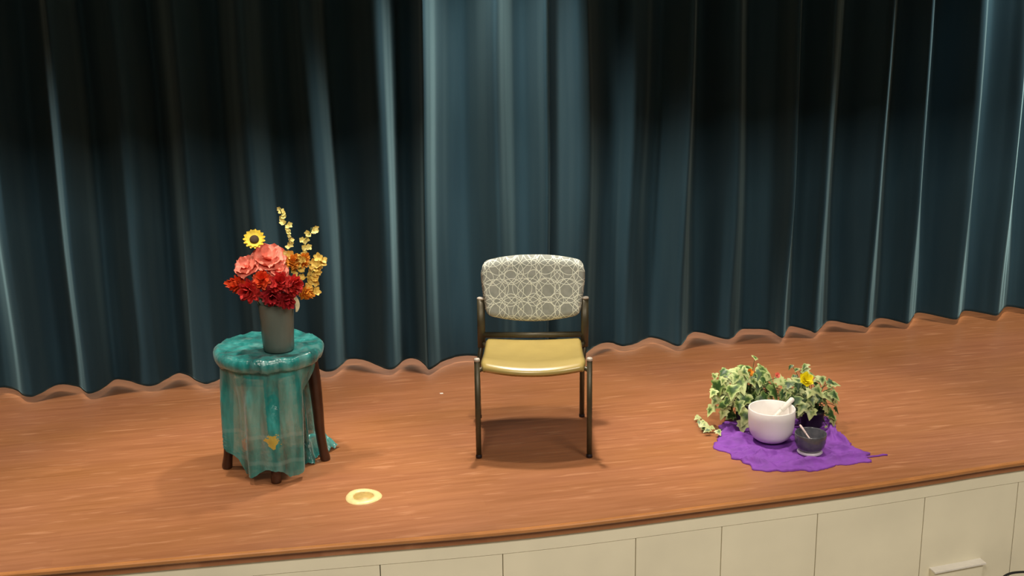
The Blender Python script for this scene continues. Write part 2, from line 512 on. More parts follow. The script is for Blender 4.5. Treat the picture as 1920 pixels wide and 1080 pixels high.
# ------------------------------------------------------------------ chair (local frame: u right, v back)
FL, FR = P(898, 858), P(1105, 857)
ORI = (FL + FR) / 2
U = (FR - FL).normalized(); U.z = 0; U.normalize()
VB = V((-U.y, U.x, 0))
HW = (FR - FL).length / 2
def CH(u, v, z): return ORI + U * u + VB * v + V((0, 0, z))
chair = thing('side_chair', 'armless chair with mustard seat and patterned grey back standing alone at centre stage', 'chair', ORI)
LW = 0.0125
REAR = {}
for s, q in ((-1, P(898, 783)), (1, P(1091, 781))):
    q = q - ORI
    REAR[s] = (q.dot(U), q.dot(VB))
print('REAR', REAR)
def leg(pts, name='leg'):
    bm = bmesh.new()
    tube(bm, [CH(*p) for p in pts], LW, 12, 1.0)
    lg = child(name, bm, M['frame'], chair)
    return lg
for s in (-1, 1):
    lg = leg([(s * HW, 0, 0.006), (s * HW, 0, 0.2), (s * HW, 0.004, 0.462)])
    bm = bmesh.new(); lathe(bm, [(0, .014), (.011, .013), (.0138, .008), (.0138, 0), (0, -0.002)], CH(s * HW, 0.004, 0.462), 14)
    child('end_cap', bm, M['cap'], lg, label='pale plastic end cap')
    bm = bmesh.new(); lathe(bm, [(0, 0), (.0145, 0), (.0145, .012), (.0125, .016)], CH(s * HW, 0, 0), 14)
    child('foot_glide', bm, M['pot'], lg)
    rl = REAR[s]
    lg = leg([(rl[0], rl[1], 0.006), (rl[0], rl[1] - 0.03, 0.25), (s * 0.249 - 0.003, 0.452, 0.40)])
    bm = bmesh.new()
    tube(bm, [CH(s * 0.249 - 0.003, 0.451, 0.385), CH(s * 0.250 - 0.002, 0.458, 0.50), CH(s * 0.250 - 0.002, 0.472, 0.622)], 0.0115, 16, 1.65, V((0, 1, 0)))
    up = child('back_upright', bm, M['frame'], chair)
    bm = bmesh.new(); lathe(bm, [(0, .007), (.011, .006), (.0138, .002), (.0138, -.004), (0, -0.005)], CH(s * 0.250 - 0.002, 0.472, 0.624), 14)
    for v in bm.verts:
        q = v.co - CH(s * 0.250 - 0.002, 0.472, 0.624); v.co += U * q.dot(U) * 0.4
    child('end_cap', bm, M['cap'], up, label='pale plastic end cap')
    bm = bmesh.new(); lathe(bm, [(0, 0), (.0145, 0), (.0145, .012), (.0125, .016)], CH(rl[0], rl[1], 0), 14)
    child('foot_glide', bm, M['pot'], lg)
    bm = bmesh.new(); tube(bm, [CH(s * HW, 0.0, 0.415), CH(s * 0.222, 0.05, 0.415), CH(s * 0.222, 0.38, 0.405), CH(s * 0.244, 0.45, 0.405)], 0.010, 10)
    child('side_rail', bm, M['frame'], chair)
bm = bmesh.new()
tube(bm, [CH(-0.245, 0.457, 0.446), CH(0, 0.468, 0.440), CH(0.245, 0.457, 0.446)], [0.014] * 3, 10)
child('rear_rail', bm, M['frame'], chair)
bm = bmesh.new()
tube(bm, [CH(-HW, 0.06, 0.405), CH(0, 0.06, 0.402), CH(HW, 0.06, 0.405)], 0.010, 10)
child('front_rail', bm, M['frame'], chair)

# seat: saddle-shaped pad with a waterfall front edge
bm = bmesh.new()
NU, NVv = 40, 36
top, bot = [], []
for j in range(NVv + 1):
    t = j / NVv
    rt_, rb_ = [], []
    for i in range(NU + 1):
        a = -1 + 2 * i / NU
        hw = 0.238 - 0.010 * t
        # rounded plan corners
        e = 1 - 0.05 * (max(0, 1 - t * 9)) ** 2 - 0.02 * (max(0, (t - .9) * 10)) ** 2
        u = a * hw * e
        v = 0.012 - 0.045 * (1 - a * a) * (1 - t) ** 2 + t * 0.452
        front = max(0, 1 - t / 0.24)
        z = 0.468 - 0.014 * (1 - a * a) * (0.7 + 0.5 * math.sin(PI * min(1, t))) - 0.020 * math.sin(PI * min(1, t * 1.1)) - 0.036 * t
        z -= 0.030 * front ** 1.8 + 0.016 * max(0, 1 - t / 0.07) ** 2
        side = max(0, (abs(a) - 0.93) / 0.07)
        z -= 0.012 * side ** 2
        if t > 0.95: z -= 0.012 * ((t - 0.95) / 0.05) ** 2
        rt_.append(bm.verts.new(CH(u, v, z)))
        zb = z - 0.026 + 0.008 * front ** 2 + 0.010 * side ** 2
        rb_.append(bm.verts.new(CH(u * 0.985, v + 0.012 * front, zb)))
    top.append(rt_); bot.append(rb_)
grid_faces(bm, top); grid_faces(bm, [r[::-1] for r in bot])
def rim(T, B):
    loopT = T[0] + [r[-1] for r in T[1:]] + T[-1][::-1][1:] + [r[0] for r in T[::-1][1:-1]]
    loopB = B[0] + [r[-1] for r in B[1:]] + B[-1][::-1][1:] + [r[0] for r in B[::-1][1:-1]]
    n = len(loopT)
    for k in range(n):
        bm.faces.new((loopT[(k + 1) % n], loopT[k], loopB[k], loopB[(k + 1) % n]))
rim(top, bot)
bmesh.ops.recalc_face_normals(bm, faces=bm.faces)
child('seat', bm, M['vinyl'], chair)

# backrest: curved padded shell; outline from the front view
bm = bmesh.new()
uvl = bm.loops.layers.uv.new('UVMap')
def back_outline(a):
    """half width limit -> (z low, z high) at normalised position a in [-1,1]"""
    hi = 0.823 - 0.026 * abs(a) ** 2.4
    lo = 0.505 + 0.040 * abs(a) ** 2.0
    if abs(a) > 0.86:
        k = (abs(a) - 0.86) / 0.14
        hi -= 0.050 * (1 - math.sqrt(max(0, 1 - k * k)))
        lo += 0.030 * (1 - math.sqrt(max(0, 1 - k * k)))
    return lo, hi
NA, NB = 60, 36
fr, bk, uvs = [], [], {}
for j in range(NB + 1):
    b = j / NB
    r1, r2 = [], []
    for i in range(NA + 1):
        a = -1 + 2 * i / NA
        lo, hi = back_outline(a)
        z = lo + (hi - lo) * b
        u = a * (0.226 + 0.024 * sm(0.50, 0.74, z))
        vc = 0.452 + 0.035 * (1 - a * a) + 0.17 * (z - 0.50)
        ed = min(1, min(b, 1 - b) * 2 / 0.22) ; ee = min(1, (1 - abs(a)) / 0.10)
        th = 0.030 * math.sqrt(max(0.0, 1 - (1 - ed) ** 2.0)) * math.sqrt(max(0.0, 1 - (1 - ee) ** 2.0)) + 0.004
        f = bm.verts.new(CH(u, vc - th, z)); g = bm.verts.new(CH(u, vc + th * 0.6, z))
        uvs[f] = (u + 0.5, z); uvs[g] = (u + 0.5, z + 0.013)
        r1.append(f); r2.append(g)
    fr.append(r1); bk.append(r2)
grid_faces(bm, fr); grid_faces(bm, [r[::-1] for r in bk]); rim(fr, bk)
bmesh.ops.recalc_face_normals(bm, faces=bm.faces)
for f in bm.faces:
    for lp in f.loops: lp[uvl].uv = uvs[lp.vert]
child('backrest', bm, M['fabric'], chair)

# ------------------------------------------------------------------ side table
table = thing('side_table', 'small dark wooden table with curved legs under the teal scarf', 'table', TC)
bm = bmesh.new(); lathe(bm, [(0, ZT - .004), (.215, ZT - .004), (.225, ZT - .010), (.225, ZT - .024), (.215, ZT - .030), (0, ZT - .030)], TC, 48)
child('tabletop', bm, M['darkwood'], table)
bm = bmesh.new(); lathe(bm, [(.165, ZT - .03), (.175, ZT - .03), (.175, ZT - .09), (.165, ZT - .09), (.165, ZT - .03)], TC, 48)
child('apron', bm, M['darkwood'], table)
for ang in (-92, -2, 88, 178):
    d = V((math.cos(math.radians(ang)), math.sin(math.radians(ang)), 0))
    bm = bmesh.new()
    prof = [(0.182, ZT - .03, .027), (0.184, 0.46, .028), (0.184, 0.38, .028), (0.186, 0.26, .025), (0.190, 0.14, .022), (0.200, 0.05, .021), (0.206, 0.015, .023), (0.207, 0.001, .022)]
    dr = 0.012
    pts = crom([TC + d * (r + (dr * sm(.5, .3, z) if ang != -92 else -0.030 * sm(.07, .18, z))) + V((0, 0, z)) for r, z, _ in prof], 0.02)
    rads = [next((q[2] + (p2[2] - q[2]) * (q[1] - p.z) / (q[1] - p2[1]) for q, p2 in zip(prof, prof[1:]) if q[1] >= p.z >= p2[1]), .026) for p in pts]
    tube(bm, pts, rads, 12)
    child('leg', bm, M['darkwood'], table)

# teal scarf: crumpled disc on the top, overhanging rim, skirt to the front and a tail falling behind on the right
bm = bmesh.new()
NP = 120
rows = []
def top_z(x, y):
    return 0.006 + 0.014 * abs(nz(x * 11, y * 16, 2.0)) + 0.010 * abs(nz(x * 26 + 5, y * 30, 4.0))
VC = V((0.055, 5.095, 0))
for r, dz in [(0.0001, 0), (.05, 0), (.09, 0), (.12, 0), (.15, 0), (.18, 0), (.205, 0), (.222, 0.004), (.234, 0.0), (.240, -.010), (.240, -.026), (.236, -.042), (.228, -.056), (.218, -.060)]:
    row = []
    for k in range(NP):
        a = 2 * PI * k / NP
        rr = r * (1 + 0.02 * nz(math.cos(a) * 3, math.sin(a) * 3, r * 9))
        if r > 0.2:
            rr += 0.005 * nz(math.cos(a) * 9, math.sin(a) * 9, 7 + r * 20)
        x, y = TC.x + rr * math.cos(a), TC.y + rr * math.sin(a)
        fl = sm(0.075, 0.115, (V((x, y, 0)) - VC).length)
        wr = (top_z(x, y) - 0.006) * fl if r < 0.23 else 0.004 * nz(math.cos(a) * 8, math.sin(a) * 8, 1)
        # scarf band drapes lower at front
        dzz = dz * (1.0 if r < 0.235 else 0.75 + 0.35 * sm(0.3, -0.9, math.sin(a)) + 0.2 * nz(a * 2, 1, 2))
        row.append(bm.verts.new((x, y, ZT + 0.004 + wr + dzz)))
    rows.append(row)
grid_faces(bm, rows, close=True)
# skirt
NS, NTt = 110, 34
sk = []
for j in range(NTt + 1):
    t = j / NTt
    row = []
    for i in range(NS + 1):
        s = i / NS
        pl = -188 + 52 * sm(0.55, 1.0, t); pr = -26 - 22 * sm(0.0, 0.35, t) - 6 * t
        ph = math.radians(pl + (pr - pl) * s)
        fold = math.cos(ph * 8 + PI + 0.5 * math.sin(5 * s)) * 0.7 + math.cos(ph * 19 + 2 * t) * 0.22
        r = 0.218 - 0.010 * t + fold * (0.004 + 0.034 * sm(0.02, 0.35, t))
        c0 = math.exp(-((math.degrees(ph) + 90) / 15) ** 2)
        r = r * (1 - c0 * sm(.1, .6, t)) + c0 * sm(.1, .6, t) * (0.232 + 0.018 * t)
        zb = 0.035 + 0.012 * math.sin(ph * 6) + 0.03 * c0 + 0.02 * nz(s * 6, 3, 1)
        z = (ZT - 0.040) * (1 - t) + zb * t
        row.append(bm.verts.new((TC.x + r * math.cos(ph), TC.y + r * math.sin(ph), z + 0.006 * nz(s * 20, t * 9, 2))))
    sk.append(row)
grid_faces(bm, sk)
# tail behind the right leg, ending in a crumpled heap
tl = []
for j in range(40):
    t = j / 39
    row = []
    for i in range(31):
        s = i / 30
        dg = -22 + 82 * s
        ph = math.radians(dg)
        rin = 0.222 - 0.085 * sm(30, 12, dg)
        if t < 0.72:
            k = t / 0.72
            rr = 0.222 + (rin - 0.222) * sm(0, .15, k)
            r = rr + 0.012 * math.sin(s * 24 + k * 2) * (0.3 + k); z = (ZT - 0.04) * (1 - k) + 0.085 * k
            p = TC + V((r * math.cos(ph), r * math.sin(ph), z))
        else:
            k = (t - 0.72) / 0.28
            q0 = TC + V((rin * math.cos(ph), rin * math.sin(ph), 0))
            q1 = V((0.105 + 0.205 * s, 5.135 + 0.16 * s - 0.09 * math.sin(s * PI) * (1 if s < .4 else .3), 0))
            p = q0.lerp(q1, k)
            p.z = 0.085 * (1 - k) + 0.004 + 0.045 * abs(nz(s * 7, k * 4, 3)) + 0.050 * math.sin(PI * min(1, k * 1.1)) * (0.6 + 0.8 * nz(s * 6, k * 3, 8))
            p.z = max(p.z, 0.003)
        row.append(bm.verts.new(p))
    tl.append(row)
grid_faces(bm, tl)
tag(obj0('scarf', bm, M['scarf']), 'sheer teal scarf draped over the small round table beneath the vase', 'scarf')

# ------------------------------------------------------------------ vase and flowers
VZ = ZT + 0.008
bm = bmesh.new()
lathe(bm, [(0, 0), (.060, 0), (.066, .004), (.068, .03), (.071, .10), (.076, .19), (.079, .215), (.0785, .218), (.0755, .216), (.073, .19), (.068, .10), (.064, .03), (.060, .012), (0, .010)], VC + V((0, 0, VZ)), 48)
tag(obj0('vase', bm, M['vase']), 'grey frosted cylinder vase holding the flowers on the teal-covered table', 'vase')

def frame(n, roll=0.0):
    n = V(n).normalized()
    u = n.cross(V((0, 0, 1)))
    u = u.normalized() if u.length > 1e-3 else V((1, 0, 0))
    v = n.cross(u)
    c, s = math.cos(roll), math.sin(roll)
    return u * c + v * s, v * c - u * s, n

def petal(bm, c, axes, ang, L, Wd, cup, lift=0.0, r0=0.0, ruffle=0.0, tip=0.6, nL=6, nW=4, mi=0, seed=0):
    """petal growing from c in direction ang of the plane, cupping towards the normal"""
    u, v, n = axes
    d = u * math.cos(ang) + v * math.sin(ang); sd = -u * math.sin(ang) + v * math.cos(ang)
    rows = []
    for i in range(nL + 1):
        t = i / nL
        wd = Wd * (math.sin(PI * min(1, (t * 0.86 + 0.07))) ** tip)
        row = []
        for j in range(nW + 1):
            s = -1 + 2 * j / nW
            h = lift * t + cup * t * t - 0.25 * cup * (s * s) * t + ruffle * nz(t * 3 + seed, s * 2, seed * 1.7) * t
            row.append(bm.verts.new(c + d * (r0 + L * t * (1 - 0.10 * s * s * t)) + sd * (wd * s * 0.5) + n * (h + 0.12 * Wd * s * s * t)))
        rows.append(row)
    grid_faces(bm, rows, mi)

VM = VC + V((0, 0, VZ + 0.21))
def flower(name, label, px, py, dy, R, mat, kind, facing, seed, cmat='brown', cat='flower', leaf=False):
    rnd = random.Random(seed)
    c = PY(px, py, VC.y + dy)
    base = VC + V((rnd.uniform(-.04, .04), rnd.uniform(-.04, .04), VZ + 0.02))
    root = thing(name, label, cat, base, 'flowers in the vase')
    n = V(facing)
    ax = frame(n, rnd.uniform(0, 6)); n = ax[2]
    bm = bmesh.new()
    mth = VM + V(((c.x - VC.x) * 0.45, (c.y - VC.y) * 0.45, 0.0))
    pts = crom([base, base.lerp(mth, 0.6), mth, c - n * R * 0.5, c - n * 0.006], 0.02)
    tube(bm, pts, 0.0026, 6)
    child('stem', bm, M['stem'], root)
    bm = bmesh.new()
    if kind == 'daisy':
        for ring, (k, l) in enumerate(((15, 1.0), (13, .84))):
            for i in range(k):
                petal(bm, c + n * 0.003 * ring, ax, 2 * PI * i / k + ring * .2, R * l * .68, R * .34, R * .12, R * .1, R * .3, 0.0, .5, 4, 2, 0, i)
        child('petals', bm, M[mat], root)
        bm = bmesh.new()
        lathe(bm, [(R * .42, -.002), (R * .40, .006), (R * .25, .011), (0, .009)], (0, 0, 0), 18)
        for v in bm.verts: v.co = c + ax[0] * v.co.x + ax[1] * v.co.y + n * (v.co.z + .002)
        child('flower_centre', bm, M[cmat], root)
    elif kind == 'broad':
        for ring, (k, l, up) in enumerate(((5, 1.0, -.05), (5, .80, .22), (3, .45, .6))):
            for i in range(k):
                petal(bm, c + n * 0.004 * ring, ax, 2 * PI * i / k + ring * .5 + rnd.uniform(-.1, .1), R * l, R * l * 1.35, R * .10, R * up * .7, R * .04, R * .22, .6, 7, 6, 0, seed + i * 3.1 + ring)
        child('petals', bm, M[mat], root)
        bm = bmesh.new()
        lathe(bm, [(R * .14, 0), (R * .13, .02), (0, .026)], (0, 0, 0), 10)
        for v in bm.verts: v.co = c + ax[0] * v.co.x + ax[1] * v.co.y + n * v.co.z
        child('flower_centre', bm, M[cmat], root)
    elif kind == 'dahlia':
        for ring, (k, l, up) in enumerate(((9, 1.0, -.15), (8, .9, .2), (7, .72, .55), (5, .5, .95), (4, .3, 1.4))):
            for i in range(k):
                petal(bm, c + n * 0.003 * ring, ax, 2 * PI * i / k + ring * .37 + rnd.uniform(-.1, .1), R * l, R * .52, R * .18, R * up * .8, R * .05, R * .22, .55, 5, 4, 0, seed + i * 1.9 + ring)
        child('petals', bm, M[mat], root)
    if leaf:
        bm = bmesh.new()
        lc = PY(551, 552, VC.y - 0.05)
        rows = []
        for i in range(9):
            t = i / 8
            q = lc + V((0.012 * math.sin(t * 2.6), -0.012 * math.sin(t * 2), -0.075 * t))
            wd = 0.010 * math.sin(PI * (0.1 + 0.85 * t)) ** .6
            rows.append([bm.verts.new(q + V((wd * s, -0.003 * s * s, 0))) for s in (-1, 0, 1)])
        grid_faces(bm, rows)
        child('leaf', bm, M['cream'], root, label='cream curled leaf')
    return root

flower('sunflower', 'small yellow sunflower with dark centre standing above the coral blooms', 477, 450, 0.00, .049, 'yellow', 'daisy', (-.05, -.75, .62), 1, cat='flower')
flower('coral_flower', 'coral bloom at the left of the bouquet, below the sunflower', 464, 501, -.03, .058, 'coral', 'broad', (-.35, -.55, .75), 2, 'coral')
flower('coral_flower', 'largest coral bloom at the top of the bouquet', 505, 486, -.01, .078, 'coral', 'broad', (.0, -.55, .8), 3, 'coral')
flower('coral_flower', 'coral bloom in the middle of the bouquet above the red flowers', 522, 508, -.05, .046, 'coral', 'broad', (.15, -.7, .6), 4, 'coral')
flower('red_flower', 'orange-red flower at the far left edge of the bouquet', 449, 533, -.03, .044, 'vermilion', 'dahlia', (-.7, -.6, .25), 5)
flower('red_flower', 'crimson flower low on the left of the bouquet', 470, 545, -.06, .055, 'red', 'dahlia', (-.4, -.85, .1), 6)
flower('red_flower', 'vermilion flower at the front of the bouquet under the coral blooms', 492, 526, -.07, .044, 'vermilion', 'dahlia', (-.1, -.8, .5), 7)
flower('red_flower', 'red flower at the front centre of the bouquet', 524, 530, -.075, .052, 'red', 'dahlia', (.1, -.85, .4), 8)
flower('red_flower', 'dark crimson flower above the vase rim in the middle', 510, 552, -.075, .052, 'crimson', 'dahlia', (0, -.95, -.05), 9)
flower('red_flower', 'red flower on the right beside the yellow blossoms', 547, 535, -.06, .050, 'red', 'dahlia', (.4, -.8, .2), 10)
flower('red_flower', 'dark red flower hanging over the vase rim at right beside a cream leaf', 535, 560, -.075, .046, 'crimson', 'dahlia', (.3, -.9, -.25), 12, leaf=True)
flower('orange_flower', 'orange flower at top right of the bouquet below the tallest sprig', 548, 492, -.02, .036, 'orange', 'dahlia', (.2, -.7, .6), 13)
flower('orange_flower', 'orange flower at the right behind the golden blossoms', 566, 490, .0, .034, 'orange', 'dahlia', (.4, -.6, .6), 14)
flower('orange_flower', 'orange flower low on the right under the golden blossoms', 570, 548, -.03, .034, 'orange', 'dahlia', (.6, -.7, -.1), 15)

def sprig(label, path, dy, florets, mat, seed, size=.014, name='yellow_sprig'):
    rnd = random.Random(seed)
    pts3 = [PY(x, y, VC.y + dy) for x, y in path]
    base = VC + V((rnd.uniform(-.03, .03), rnd.uniform(-.02, .04), VZ + 0.02))
    root = thing(name, label, 'flower', base, 'flowers in the vase')
    bm = bmesh.new()
    cur = crom([base, VM + V((.02, .01, 0))] + pts3, 0.012)
    tube(bm, cur, 0.0018, 6)
    child('stem', bm, M['stem'], root)
    bm = bmesh.new()
    for x, y, s in florets:
        c = PY(x, y, VC.y + dy + rnd.uniform(-.02, .02))
        ax = frame((rnd.uniform(-.6, .6), -.8, rnd.uniform(-.1, .8)), rnd.uniform(0, 6))
        k = rnd.choice((4, 5))
        for i in range(k):
            petal(bm, c, ax, 2 * PI * i / k + rnd.uniform(-.2, .2), s, s * .95, s * .4, s * .3, 0, s * .3, .6, 3, 2, 0, seed + i)
    child('blossoms', bm, M[mat], root)
    return root

def along(path, n, seed, jit, size):
    rnd = random.Random(seed); out = []
    for i in range(n):
        t = i / (n - 1) * (len(path) - 1); k = min(int(t), len(path) - 2); f = t - k
        x = path[k][0] * (1 - f) + path[k + 1][0] * f; y = path[k][1] * (1 - f) + path[k + 1][1] * f
        out.append((x + rnd.uniform(-jit, jit), y + rnd.uniform(-jit * .4, jit * .4), size * rnd.uniform(.75, 1.2)))
    return out

p1 = [(540, 490), (537, 468), (545, 446), (540, 428), (532, 408), (524, 391)]
sprig('tallest yellow sprig rising above the bouquet', p1, .02, along(p1, 19, 1, 6, .014), 'paleyellow', 21)
p2 = [(568, 492), (569, 470), (572, 452), (580, 440), (584, 427)]
sprig('second yellow sprig, right of the tallest one', p2, .02, along(p2, 14, 2, 8, .015), 'paleyellow', 22)
p3 = [(570, 540), (580, 520), (590, 505), (594, 486)]
fl3 = along([(580, 545), (590, 520), (590, 500), (594, 484)], 20, 3, 11, .019) + [(593, 546, .02), (586, 550, .016), (598, 482, .014)]
sprig('golden blossom spray at the right edge of the bouquet', p3, -.01, fl3, 'gold', 23)
p4 = [(556, 510), (565, 500), (556, 482)]
fl4 = along([(560, 530), (556, 505), (545, 480), (572, 490)], 16, 4, 9, .017)
sprig('golden blossom spray between the orange flowers and the coral blooms', p4, -.02, fl4, 'gold', 24)

# ------------------------------------------------------------------ brass floor plate
fp = thing('floor_plate', 'round pale brass floor plate with a dull centre near the stage edge', 'floor plate', P(681, 932))
c = P(681, 932)
bm = bmesh.new()
lathe(bm, [(.043, .001), (.043, .004), (.047, .008), (.060, .009), (.072, .007), (.077, .0005)], c, 40)
for v in bm.verts:
    a = math.atan2(v.co.y - c.y, v.co.x - c.x); k = 1 + 0.04 * math.cos(3 * a + .4)
    v.co.x = c.x + (v.co.x - c.x) * k; v.co.y = c.y + (v.co.y - c.y) * k
child('ring', bm, M['brass'], fp, label='bright pale brass ring')
bm = bmesh.new()
lathe(bm, [(0, .0025), (.050, .0025), (.050, .0005)], c, 40)
child('lid', bm, M['brassd'], fp, label='dull brass lid')
# tiny pale scrap
bm = bmesh.new(); c = P(828, 738); box(bm, c.x - .008, c.x + .008, c.y - .007, c.y + .007, .0003, .002)
tag(obj0('tape_scrap', bm, M['white'], False), 'tiny pale scrap on the stage floor between table and chair', 'scrap')

# ------------------------------------------------------------------ purple cloth
BOWL = V((2.279, 4.862, 0)); BOWL2 = V((2.390, 4.682, 0))
POT1 = V((2.27, 5.12, 0)); POT2 = V((2.545, 4.985, 0))
OUT = [(1347, 800), (1352, 812), (1344, 826), (1338, 840), (1350, 846), (1366, 850), (1374, 861), (1392, 866), (1404, 874), (1422, 884), (1445, 884), (1470, 885), (1500, 883), (1525, 884), (1548, 880), (1572, 873), (1596, 872), (1616, 868), (1632, 868),
       (1626, 860), (1628, 853), (1616, 846), (1602, 844), (1592, 830), (1578, 820), (1568, 812), (1566, 800), (1552, 785), (1520, 775), (1480, 772), (1440, 776), (1400, 784), (1368, 792)]
oc = crom([P(x, y) for x, y in OUT + OUT[:1]], 0.008)[:-1]
cc = P(1478, 838)
FOLDS = [(P(*a), P(*b), h, w2) for a, b, h, w2 in (((1478, 877), (1545, 869), .018, .012), ((1376, 862), (1450, 878), .018, .012), ((1556, 812), (1600, 842), .018, .012),
         ((1395, 846), (1440, 862), .012, .012), ((1548, 868), (1625, 856), .016, .012), ((1350, 828), (1398, 834), .014, .013), ((1560, 846), (1612, 850), .016, .012), ((1420, 858), (1470, 852), .012, .011), ((1352, 812), (1385, 806), .014, .012), ((1550, 800), (1562, 830), .014, .012))]
bm = bmesh.new()
rows = []
NR = 44
for j in range(NR + 1):
    t = max(0.02, j / NR)
    row = []
    for k, p in enumerate(oc):
        q = cc.lerp(p, t)
        jag = 1 + 0.05 * nz(k * .23, 2, 1) * t ** 6 + 0.025 * nz(k * .9, 5, 1) * t ** 8
        q = cc + (q - cc) * jag
        far = min(1, min((V((q.x, q.y, 0)) - b).length / r for b, r in ((BOWL, .13), (BOWL2, .10), (POT1, .10), (POT2, .10))))
        mk = sm(0.75, 1.0, far)
        w_ = 0.024 * abs(nz(q.x * 7 + q.y * 3, q.y * 19, 1.5)) + 0.014 * abs(nz(q.x * 22, q.y * 30 + q.x * 12, 6))
        ridge = math.exp(-((q.y - 4.585 - 0.10 * (q.x - 2.35)) / 0.010) ** 2) * 0.020 * sm(2.18, 2.25, q.x) * sm(2.52, 2.44, q.x)
        for fa, fb, fh, fw_ in FOLDS:
            fd = fb - fa; tt = min(1, max(0, (q - fa).dot(fd) / fd.length_squared))
            ridge += 1.7 * fh * math.sin(PI * (0.1 + 0.8 * tt)) * math.exp(-((q - fa - fd * tt).length / (0.75 * fw_)) ** 2)
        z = 0.0035 + (w_ + ridge) * mk * (1 - 0.5 * sm(.9, 1, t))
        row.append(bm.verts.new((q.x, q.y, z)))
    rows.append(row)
grid_faces(bm, rows, close=True)
bm.faces.new(rows[0][::-1])
# rolled edge down to the floor
low = [bm.verts.new((v.co.x, v.co.y, 0.0006)) for v in rows[-1]]
grid_faces(bm, [rows[-1], low], close=True)
bmesh.ops.recalc_face_normals(bm, faces=bm.faces)
cloth = tag(obj0('floor_cloth', bm, M['purple']), 'crumpled purple cloth spread on the stage under bowls and potted ivy', 'cloth')
bm = bmesh.new()
tube(bm, [P(x, y, .003) for x, y in ((1622, 858), (1634, 856), (1646, 855), (1655, 853), (1664, 853))], [.005, .005, .004, .006, .004], 6)
child('fringe_strand', bm, M['purple'], cloth)

# ------------------------------------------------------------------ bowls and mallets
bm = bmesh.new()
R0, H0 = 0.108, 0.160
pr = [(0, 0.0), (.040, 0.001), (.066, .008), (.086, .022), (.099, .045), (.105, .075), (.108, .12), (R0, H0), (.1055, H0 + .003), (.1015, H0), (.100, .10), (.094, .055), (.080, .028), (.055, .012), (0, .008)]
bz = V((0, 0, 0.0065))
lathe(bm, pr, BOWL + bz, 56)
tag(obj0('singing_bowl', bm, M['quartz']), 'large frosted white singing bowl on the purple cloth', 'bowl')
def mallet(label, a, b, rs, rh, mh, ms, name='mallet'):
    root = thing(name, label, 'mallet', a)
    a, b = V(a), V(b)
    bm = bmesh.new(); tube(bm, [a, a.lerp(b, .5), b], rs, 10); child('handle', bm, M[ms], root)
    d = (b - a).normalized(); e = a.lerp(b, .62)
    bm = bmesh.new(); tube(bm, [e, e + d * .004, b - d * .004, b + d * .002], [rh * .7, rh, rh, rh * .6], 12); child('head', bm, M[mh], root)
    return root
ra = BOWL + V((0.098, 0.022, 0.006 + H0 + .013)); rb = BOWL + V((-0.050, 0.0, 0.062))
mallet('white mallet resting in the large white bowl', rb, ra + (ra - rb) * .12, .0095, .0125, 'white', 'white')

bm = bmesh.new()
lathe(bm, [(.030, .001), (.052, 0), (.058, .006), (.052, .014), (.040, .014), (.030, .010), (.030, .001)], BOWL2 + V((0, 0, .006)), 40)
tag(obj0('bowl_ring', bm, M['clear']), 'pale ring cushion under the small smoky bowl', 'ring')
bm = bmesh.new()
lathe(bm, [(0, 0), (.035, .001), (.052, .010), (.063, .026), (.069, .048), (.0715, .085), (.0705, .088), (.068, .085), (.065, .048), (.058, .028), (.046, .013), (0, .007)], BOWL2 + V((0, 0, .0145)), 48)
tag(obj0('singing_bowl', bm, M['smoke']), 'small smoky grey bowl on the purple cloth, right of the white bowl', 'bowl')
a = BOWL2 + V((0.020, -0.020, .034)); b = PY(1500, 797, BOWL2.y + 0.062)
mallet('thin pale stick leaning in the small smoky bowl', a, b, .004, .0052, 'palestick', 'palestick', 'striker_stick')

# ------------------------------------------------------------------ potted ivy
IVY = [(0, 0), (.30, -.10), (.56, -.02), (.40, .22), (.52, .40), (.28, .50), (.16, .78), (0, 1.05)]
IVY = IVY + [(-x, y) for x, y in IVY[-2:0:-1]]
def leaf(bm, uvl, c, n, tipdir, S, rnd):
    n = V(n).normalized(); d = V(tipdir); d = (d - n * d.dot(n))
    d = d.normalized() if d.length > 1e-3 else frame(n)[0]
    s = n.cross(d)
    rv = rnd.random(); cur = rnd.uniform(.15, .5); wdt = rnd.uniform(.8, 1.1)
    def pt(x, y): return c + s * (x * S * wdt) + d * (y * S) - n * (S * (0.30 * abs(x) ** 1.3 + cur * y * y * .5))
    mid = bm.verts.new(pt(0, .38)); rib = [mid]
    inner = [bm.verts.new(pt(x * .5, .38 + (y - .38) * .5)) for x, y in IVY]
    outer = [bm.verts.new(pt(x, y)) for x, y in IVY]
    N = len(IVY)
    val = {mid: 0.0}
    for v in inner: val[v] = .45
    for v in outer: val[v] = 1.0
    for k in range(N):
        for f in ((mid, inner[k], inner[(k + 1) % N]), (inner[k], outer[k], outer[(k + 1) % N], inner[(k + 1) % N])):
            fc = bm.faces.new(f)
            for lp in fc.loops: lp[uvl].uv = (val[lp.vert], rv)

